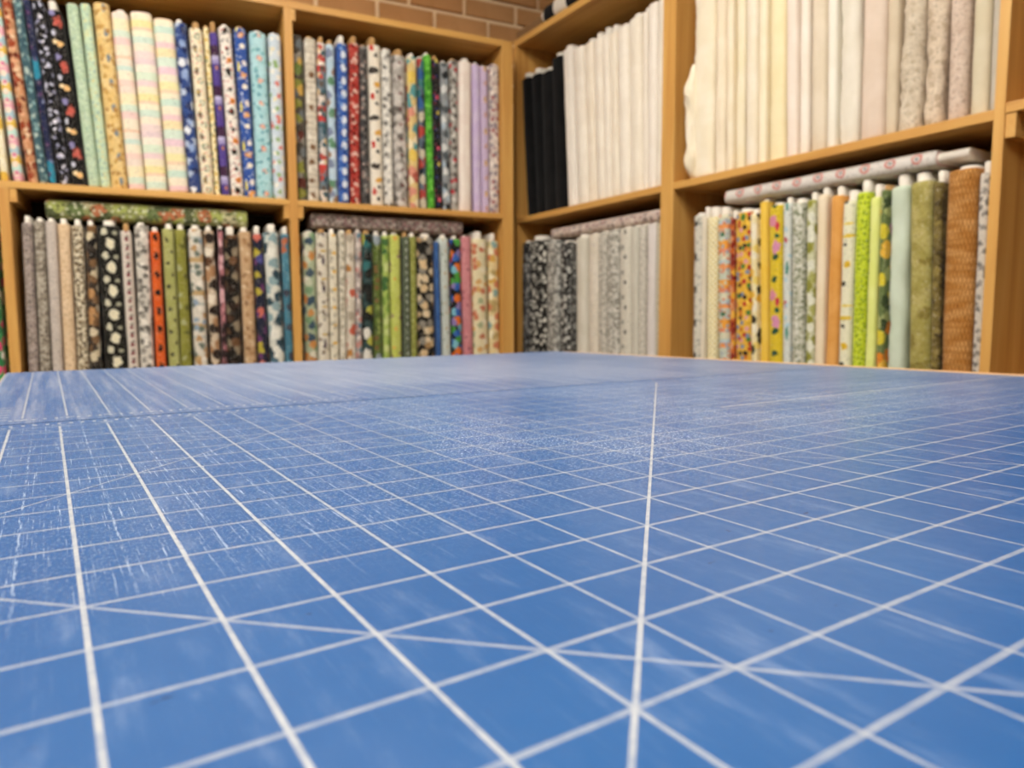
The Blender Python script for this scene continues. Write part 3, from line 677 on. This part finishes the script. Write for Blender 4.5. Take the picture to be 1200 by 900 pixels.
(-1.1243,0.0263,0.585,-0.0328,0.015,0.000,'0','bg ece5d4 f0eadb 10','cool white thin bolt right of the beige grey bolt'),
(-1.0835,0.0540,0.585,-0.0244,0.018,0.000,'0','bg e2dac8 e8e0d0 10','wide oyster bolt with slack diagonal creases'),
(-1.0218,0.0597,0.585,-0.0163,0.013,0.000,'0','bg dac6b2 e0cdbb 10','smooth pinkish beige wide bolt'),
(-0.9771,0.0286,0.585,-0.0142,0.018,0.000,'0','bg d0bfa4 d7c7ad 10','narrow khaki beige bolt, upper right bay'),
(-0.9359,0.0521,0.585,-0.0031,0.015,0.000,'0','bg c8b8a0 d6c8b2 30;b 40 .2 bcab92 .6','mottled beige bolt, left of the bunched wrinkled one'),
(-0.8864,0.0436,0.585,-0.0049,0.024,0.000,'0','bg c8b59e d8c6ae 30;b 40 .25 b9a58c .6','mottled beige bolt with bunched wrinkles near its foot'),
(-0.8370,0.0411,0.585,-0.0140,0.024,0.000,'0','bg cbb5a2 d6c2b0 26;b 50 .2 c0a896 .6','pinkish taupe mottled bolt'),
(-0.7892,0.0358,0.585,-0.0184,0.019,0.000,'0','bg cfc3a6 d6cbb0 10','greenish beige smooth bolt near the right post'),
(-0.7594,0.0197,0.585,-0.0187,0.022,0.000,'0','bg bcb4a4 c6beb0 10','grey bolt mostly hidden by the right post'),
]),
('R',-0.265,'fabric bolts in the lower right bay',[
(-1.5587,0.0347,0.570,-0.0114,0.016,0.008,'w','bg d4cfc0;r .1 .45 -.006 .009 .01 2c2c2a .7;b 50 .2 9a9a90 .6','off-white bolt with big black blossoms at the left end of the lower right bay'),
(-1.5322,0.0165,0.562,-0.0099,0.015,0.030,'w','bg ddd3bd e4dac6 12','thin plain ivory bolt right of the black blossom bolt'),
(-1.4984,0.0399,0.558,-0.0187,0.015,0.030,'w','bg d9c468;x .016 .45 efe6c4','yellow and white lattice print bolt'),
(-1.4490,0.0382,0.561,-0.0362,0.015,0.022,'w','bg d8d0b4;s .115 0:e8a03a,.22:c4ccbc,.5:e89a5a,.62:b8ccd0,.72:d8d4b8,.9:e08a6a;b 70 .3 c8d0b8,9aa4b0,d87a4a .4;r .23 .18 .004 .008 .007 3a6a4a .5','patchwork bolt in orange, grey and sage blocks'),
(-1.4215,0.0156,0.546,-0.0320,0.024,0.024,'w','bg c8682a;b 45 .45 e0a070,8a2a1a,e8b03a .5','narrow burnt orange bolt left of the yellow flower bolt'),
(-1.3762,0.0557,0.557,-0.0372,0.014,0.012,'w','bg e2b23a;b 60 .42 c8742a,d89a9a,7f8aa0,f0c848,4a7a30,b83a28,3a2418 .3','golden bolt packed with small multicoloured flowers'),
(-1.3335,0.0204,0.549,-0.0405,0.013,0.014,'w','bg ecdfae;b 34 .42 e8b83a,2f2c20,f2ead0,e8d070 .5','white and yellow bolt with black centred daisies'),
(-1.3094,0.0266,0.580,-0.0403,0.025,0.007,'w','bg e8bf48 ecc858 14','plain sunflower yellow bolt, lower right bay'),
(-1.2718,0.0418,0.564,-0.0372,0.020,0.007,'w','bg ddc02c;r .2 .25 .006 .012 .018 d48cb0 .5;r .2 .6 -.004 .013 .016 d88aa0 .5;r .2 .52 .011 .006 .012 c83848 .5;r .2 .12 .004 .010 .009 1f4a34 .5;r .2 .82 .002 .010 .009 1f4a34 .5;r .2 .4 .01 .007 .007 2a5a40 .5','mustard yellow bolt with big pink blooms and dark green leaves'),
(-1.2376,0.0253,0.565,-0.0348,0.026,0.016,'w','bg d4d8d0;r .17 .3 .003 .005 .018 4a8a7a .7;r .17 .75 -.002 .006 .01 b8505a .5;b 30 .2 b0ccd4 .5','white bolt with teal script like marks'),
(-1.1991,0.0367,0.559,-0.0362,0.018,0.013,'w','bg bcbca8;b 100 .42 848a70,d8d8cc .5','grey green micro print bolt'),
(-1.1671,0.0261,0.563,-0.0285,0.025,0.020,'w','bg c8c8a4;b 34 .5 8f8f3a,e0e0cc,a8a860 .5','olive and white leaf print bolt'),
(-1.1394,0.0281,0.571,-0.0159,0.021,0.018,'w','bg e6d5b4 ecdcc0 10','smooth cream bolt left of the orange bolt'),
(-1.1086,0.0323,0.563,-0.0023,0.023,0.023,'w','bg d99a4c e2a65c 10','plain apricot orange bolt'),
(-1.0716,0.0347,0.546,-0.0076,0.022,0.025,'w','bg e6e2c4;r .2 .3 .002 .02 .005 e0c03a .5;r .2 .45 .004 .016 .003 e8d060 .6;r .2 .95 .002 .009 .009 e0b830 .5;r .2 .2 -.004 .006 .004 2a2618 .5;r .2 .72 -.006 .008 .006 2c2a1c .6','white bolt with yellow bumblebees and hives'),
(-1.0328,0.0353,0.560,-0.0106,0.019,0.029,'w','bg bccb28 c8d638 10;b 85 .26 7f9a1c .2','lime green bolt with tiny dark dots'),
(-0.9977,0.0249,0.543,-0.0095,0.013,0.030,'w','bg dde480 e4ea90 10','plain pale lime bolt right of the dotted lime bolt'),
(-0.9724,0.0159,0.557,-0.0174,0.015,0.012,'b','bg 6a7a48;b 30 .5 e0882a,d8c838,c88ab0,e8b840,3f4f2c,a8b070 .3','dark green bolt with orange, yellow and pink flowers'),
(-0.9389,0.0419,0.562,-0.0247,0.024,0.027,'w','bg c6d2bc cfdac6 10','pale mint bolt with a rumpled loose edge'),
(-0.8847,0.0506,0.565,-0.0378,0.025,0.021,'w','bg 9a8f4a b0a560 26;b 26 .4 8a7d3c,b4a868,a0964f .9','olive gold batik bolt'),
(-0.8490,0.0196,0.557,-0.0308,0.025,0.026,'w','bg 5f5228 7a6a38 26;b 36 .35 463a1c,8a7a40 .9','dark olive brown batik bolt left of the wicker bolt'),
(-0.8062,0.0628,0.575,-0.0160,0.017,0.007,'w','bg a8672f;k','broad brown bolt printed like woven wicker'),
(-0.7630,0.0211,0.560,-0.0119,0.021,0.025,'w','bg cfc6b8;b 60 .34 7a7670,938c84 .7','pale bolt with grey leaf print against the right post'),
]),
]
seed = 10
ROOT = {}
for fr, z0, grp, rows in BOLTS:
    for c, w, h, lean, ins, ext, core, pat, lab in rows:
        seed += 1
        rg = random.Random(seed)
        y = (L_FRONT if fr == 'L' else R_FRONT) + ins
        rz = LEFT_ROT if fr == 'L' else -math.pi / 2
        lift = abs(lean) * w / 2 + 0.0004
        p = Matrix.Rotation(rz, 3, 'Z') @ Vector((c, y, z0 + lift))
        root = empty('fabric_bolt', lab, 'fabric bolt', p, (0, math.atan(lean), rz), grp)
        w_ = w - 0.0008
        rum = any(k in lab for k in ('crumpled', 'rumpled', 'bunched', 'slack'))
        wr = 0.0035 if 'bunched' in lab else 0.0024 if rum else 0.0011 if 'crease' in lab or 'wavy' in lab else 0.0007
        crease = rg.choice([None, None, w_ * 0.16, -w_ * 0.18, w_ * 0.05]) if w_ > 0.03 else None
        rep = ' r ' in pat.replace(';', ' ; ') or ';r ' in pat
        me = bolt_mesh(w_, h - lift, 0.20 + rg.uniform(-0.01, 0.01), seed, wr, 40 if rum else 20, crease,
                       0.0 if rep else rg.uniform(0, 3), 0.0 if rep else rg.uniform(0, 3) * 0)
        link('fabric', me, fabric(pat), root, True)
        if ext > 0:
            cw = min(max(0.014, w_ * (0.5 if fr == 'L' else 0.62)), w_ * 0.8)
            co = link('core_board', core_mesh(cw, h - lift - 0.02, h - lift + ext, 0.155), CORE[core], root, True)
            co.location = (rg.uniform(-0.08, 0.08) * w_, 0.012, 0)
            co['label'] = ('white' if core == 'w' else 'brown') + ' cardboard end of the board'
        ROOT[lab] = (root, w_, h)

def fold_mesh(seed, sx, sy, sz):
    """Loose crumpled cloth: a lumpy closed pouch."""
    rg = np.random.RandomState(seed)
    bm = bmesh.new()
    bmesh.ops.create_icosphere(bm, subdivisions=4, radius=1)
    ph = rg.uniform(0, 6.28, 6)
    for v in bm.verts:
        x, y, z = v.co
        r = 1 + 0.16 * math.sin(5 * z + 3 * y + ph[0]) + 0.12 * math.sin(9 * z - 4 * y + ph[1]) + 0.08 * math.sin(14 * z + 6 * x + ph[2])
        zz = z * (1 + 0.05 * math.sin(3 * y))
        prof = 1.15 if z > 0.35 else 0.95 * min(1.9, (1.0 - min(0.97, z * z)) ** -0.4)
        v.co = (x * sx * r * prof, y * sy * r * prof, zz * sz)
    me = bpy.data.meshes.new('loose_fold')
    bm.to_mesh(me); bm.free()
    uv = me.uv_layers.new(name='UVMap')
    for lp in me.loops:
        q = me.vertices[lp.vertex_index].co
        uv.data[lp.index].uv = (q.x + q.y, q.z)
    return me
root, w_, h = ROOT['cream bolt with a crumpled loose fold on its left']
fo = link('loose_fold', fold_mesh(5, 0.021, 0.026, 0.17), FAB[[p for f_, z_, g_, r_ in BOLTS for *_, p, l in r_ if l.startswith('cream bolt with a crumpled')][0]], root, True)
fo.location = (-w_ / 2 - 0.004, 0.012, 0.172)

# bolts lying flat on top of the standing ones
def lying(label, grp, fr, s0, s1, zb, zt, ins, pat, seed, core=None, core_len=0.0, core_end='r', z_tilt=0.0):
    y = (L_FRONT if fr == 'L' else R_FRONT) + ins
    rz = LEFT_ROT if fr == 'L' else -math.pi / 2
    p = Matrix.Rotation(rz, 3, 'Z') @ Vector((s0, y, (zb + zt) / 2))
    root = empty('fabric_bolt', label, 'fabric bolt', p, (0, math.pi / 2 + z_tilt, rz), grp)
    w = zt - zb
    me = bolt_mesh(w, s1 - s0, 0.19, seed, 0.0008, 24, None, 0.0)
    link('fabric', me, fabric(pat), root, True)
    if core:
        if core_end == 'r':
            o = link('core_board', core_mesh(w * 0.62, s1 - s0 - 0.02, s1 - s0 + core_len, 0.17), CORE[core], root)
        else:
            o = link('core_board', core_mesh(w * 0.62, -core_len, 0.02, 0.17), CORE[core], root)
        o.location = (0, 0.008, 0)
        o['label'] = 'pale cardboard end of the board'
    return root
G = 'fabric bolts lying flat'
lying('green leafy floral bolt lying flat across the lower left bay bolts', G, 'L', -0.327, 0.260, 0.3125, 0.3695, 0.030, 'bg 8a8f58;b 24 .55 a8b060,c8c88a,b8704a,6a7a48,c0b890,57603c .5;b 60 .25 d8d8b8,4a5030 .5', 801)
lying('brown grey tiny print bolt lying flat across the lower middle bay bolts', G, 'L', 0.475, 1.058, 0.3225, 0.377, 0.030, 'bg 8a7c74;b 80 .45 5a4c48,b8aaa0,8f6a6a .5', 802)
lying('pinkish grey dotted bolt lying flat above the pale bolts in the lower corner bay', G, 'R', -2.365, -1.746, 0.3095, 0.350, 0.030, 'bg cbb8ac;b 50 .35 a88a84,e0d4c8,8a7a74 .5', 803)
lying('white ring print bolt lying flat above the yellow bolts, board sticking out', G, 'R', -1.470, -0.873, 0.3265, 0.364, 0.024, 'bg d9d3ca;g 16 .2 c4574a;g 16 .13 d9d3ca;g 16 .07 8a8a8a', 804, 'w', 0.065)
# on top of the corner bookcase
t = lying('black bolt with a white paper band lying on top of the corner bookcase', G, 'R', -2.375, -1.80, 1.1372, 1.1952, 0.0, 'bg 141416 1c1c20 15', 805, 'w', 0.022, 'l')
bandm = bolt_mesh(0.0610, 0.082, 0.195, 806, 0.0001)
bandm.name = 'paper_band'
o = link('paper_band', bandm, CORE['w'], t); o.location = (0, -0.0025, 0.068); o['label'] = 'white paper band'

t = box('cardboard_sheet', (-2.575, -2.402, R_FRONT + 0.004, R_FRONT + 0.20, 1.1342, 1.166), plain('grey_brown_cardboard', '8a6a48'), None, 0.003)
t.rotation_euler = (0, 0, -math.pi / 2)
t['label'] = 'flat brown cardboard piece on the corner bookcase, left of the black banded bolt'; t['category'] = 'cardboard'
